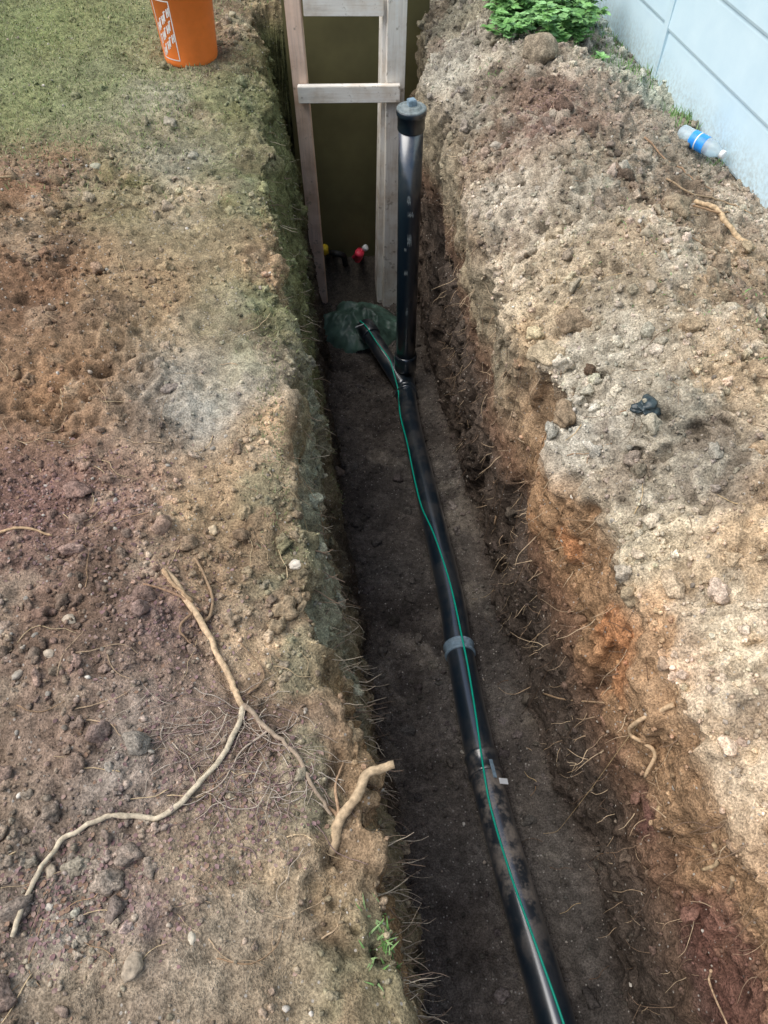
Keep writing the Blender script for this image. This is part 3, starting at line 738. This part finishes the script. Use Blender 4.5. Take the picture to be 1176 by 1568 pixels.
for i in range(150):
    bx0=min(max(random.gauss(.72,.12),.50),.96);by0=random.gauss(4.10,.2)
    if by0<3.70: by0=3.72+random.random()*.2
    bp,_=D(bx0,by0);az=random.uniform(0,6.28);H=random.uniform(.05,.22)*(1 if by0>4 else .65);le=random.uniform(.02,.10)
    q=catmull([tuple(bp),tuple(bp+Vector((math.cos(az)*le*.4,math.sin(az)*le*.4,H*.6))),tuple(bp+Vector((math.cos(az)*le,math.sin(az)*le,H)))],4)
    pb.add(*tube_arrays(q,[.0022]*len(q),5,False),s2l((105,140,75)))
    for s in range(2,len(q)):
        for t_ in range(random.randint(2,3)):
            a=random.uniform(0,6.28);u=Vector((math.cos(a),math.sin(a),random.uniform(-.1,.6)))
            Lf=random.uniform(.022,.055)
            col=s2l(random.choice([(110,158,84),(128,176,104),(150,196,130),(92,136,74),(138,182,114)]))
            leaf(pb,q[s],u,(random.uniform(-.4,.4),random.uniform(-.4,.4),1),Lf,Lf*.26,col)
            for da in(-.7,.7): leaf(pb,q[s],Vector((math.cos(a+da),math.sin(a+da),u.z)),(random.uniform(-.3,.3),random.uniform(-.3,.3),1),Lf*.75,Lf*.2,col)
pb.make('leafy_weed',M_leaf)
lb=Batch()
for i in range(3400):
    cx,cy,sg=random.choice([(-.72,1.2,.14),(-.52,.92,.1),(-.42,.62,.1),(-.5,.34,.08),(-.9,1.25,.1),(-.3,.5,.08),(.63,3.2,.06),(-.62,.30,.05),(-.25,.5,.1)])
    x=random.gauss(cx,sg);y=random.gauss(cy,sg)
    if x>-.12 and x<.4: continue
    p,n=D(x,y);a=random.uniform(0,6.28);L=random.uniform(.004,.013)
    leaf(lb,(x,y,p.z+.002),(math.cos(a),math.sin(a),random.uniform(-.2,.4)),(random.uniform(-.3,.3),random.uniform(-.3,.3),1),L,L*.35,s2l(random.choice([(122,94,92),(136,110,108),(105,82,80),(156,132,120),(135,108,88)])))
lb.make('leaf_litter',M_leaf)
# ---------------------------------------------------------------- water bottle
wb=empty('water_bottle')
p0,_=D(1.19,3.10);p1,_=D(1.325,2.93)
c0=Vector((1.19,3.10,max(p0.z,p1.z)+.03));ax=Vector((.135,-.17,-.01)).normalized()
M_clr=NT('clear_plastic').done((.75,.9,.97),.12,None,**{'Transmission Weight':.6,'IOR':1.3})
M_lbl=plain('bottle_label',(.03,.30,.85),.4,.35,22)
Vv,Ff=lathe([(0,.004),(.026,0),(.032,.008),(.032,.03),(.0305,.035),(.032,.04),(.032,.075),(.0325,.13),(.0315,.135),(.0325,.14),(.030,.165),(.018,.19),(.0135,.196),(.0135,.205)],36)
q=Batch();q.add(place(Vv,c0,ax),Ff);q.make('bottle_body',M_clr,parent=wb)
Vv,Ff=lathe([(.0328,.06),(.0332,.061),(.0332,.128),(.0328,.129)],36);q=Batch();q.add(place(Vv,c0,ax),Ff);q.make('label',M_lbl,parent=wb)
Vv,Ff=lathe([(.0337,.088),(.0337,.093)],36);q=Batch();q.add(place(Vv,c0,ax),Ff);q.make('label_band',M_white,parent=wb)
Vv,Ff=lathe([(.0155,.198),(.0158,.212),(.014,.214),(0,.214)],24);q=Batch();q.add(place(Vv,c0,ax),Ff);q.make('bottle_cap',M_white,parent=wb)
# ---------------------------------------------------------------- camera & light
cam=bpy.data.cameras.new('camera');co=bpy.data.objects.new('camera',cam);bpy.context.collection.objects.link(co)
co.location=(0,0,1.6);co.rotation_euler=(math.radians(90-52),0,0)
cam.sensor_fit='VERTICAL';cam.sensor_height=36;cam.lens=36*1178/1568;cam.clip_start=.02;cam.clip_end=500
bpy.context.scene.camera=co
sd=Vector((-.62,-.10,1)).normalized();el=math.asin(sd.z);az=math.atan2(sd.x,sd.y)
w=bpy.data.worlds.new('World');bpy.context.scene.world=w;w.use_nodes=True
nt=w.node_tree;sk=nt.nodes.new('ShaderNodeTexSky');sk.sky_type='NISHITA';sk.sun_disc=False;sk.sun_elevation=el;sk.sun_rotation=az
sk.dust_density=3;sk.air_density=1.0;sk.ozone_density=1
nt.links.new(sk.outputs[0],nt.nodes['Background'].inputs[0]);nt.nodes['Background'].inputs[1].default_value=.15
s=bpy.data.lights.new('sun','SUN');s.energy=3.2;s.angle=math.radians(60);s.color=(1,.98,.93)
so=bpy.data.objects.new('sun',s);bpy.context.collection.objects.link(so)
so.rotation_euler=sd.to_track_quat('Z','Y').to_euler()
sc=bpy.context.scene;sc.view_settings.view_transform='Standard';sc.view_settings.look='None';sc.view_settings.exposure=0
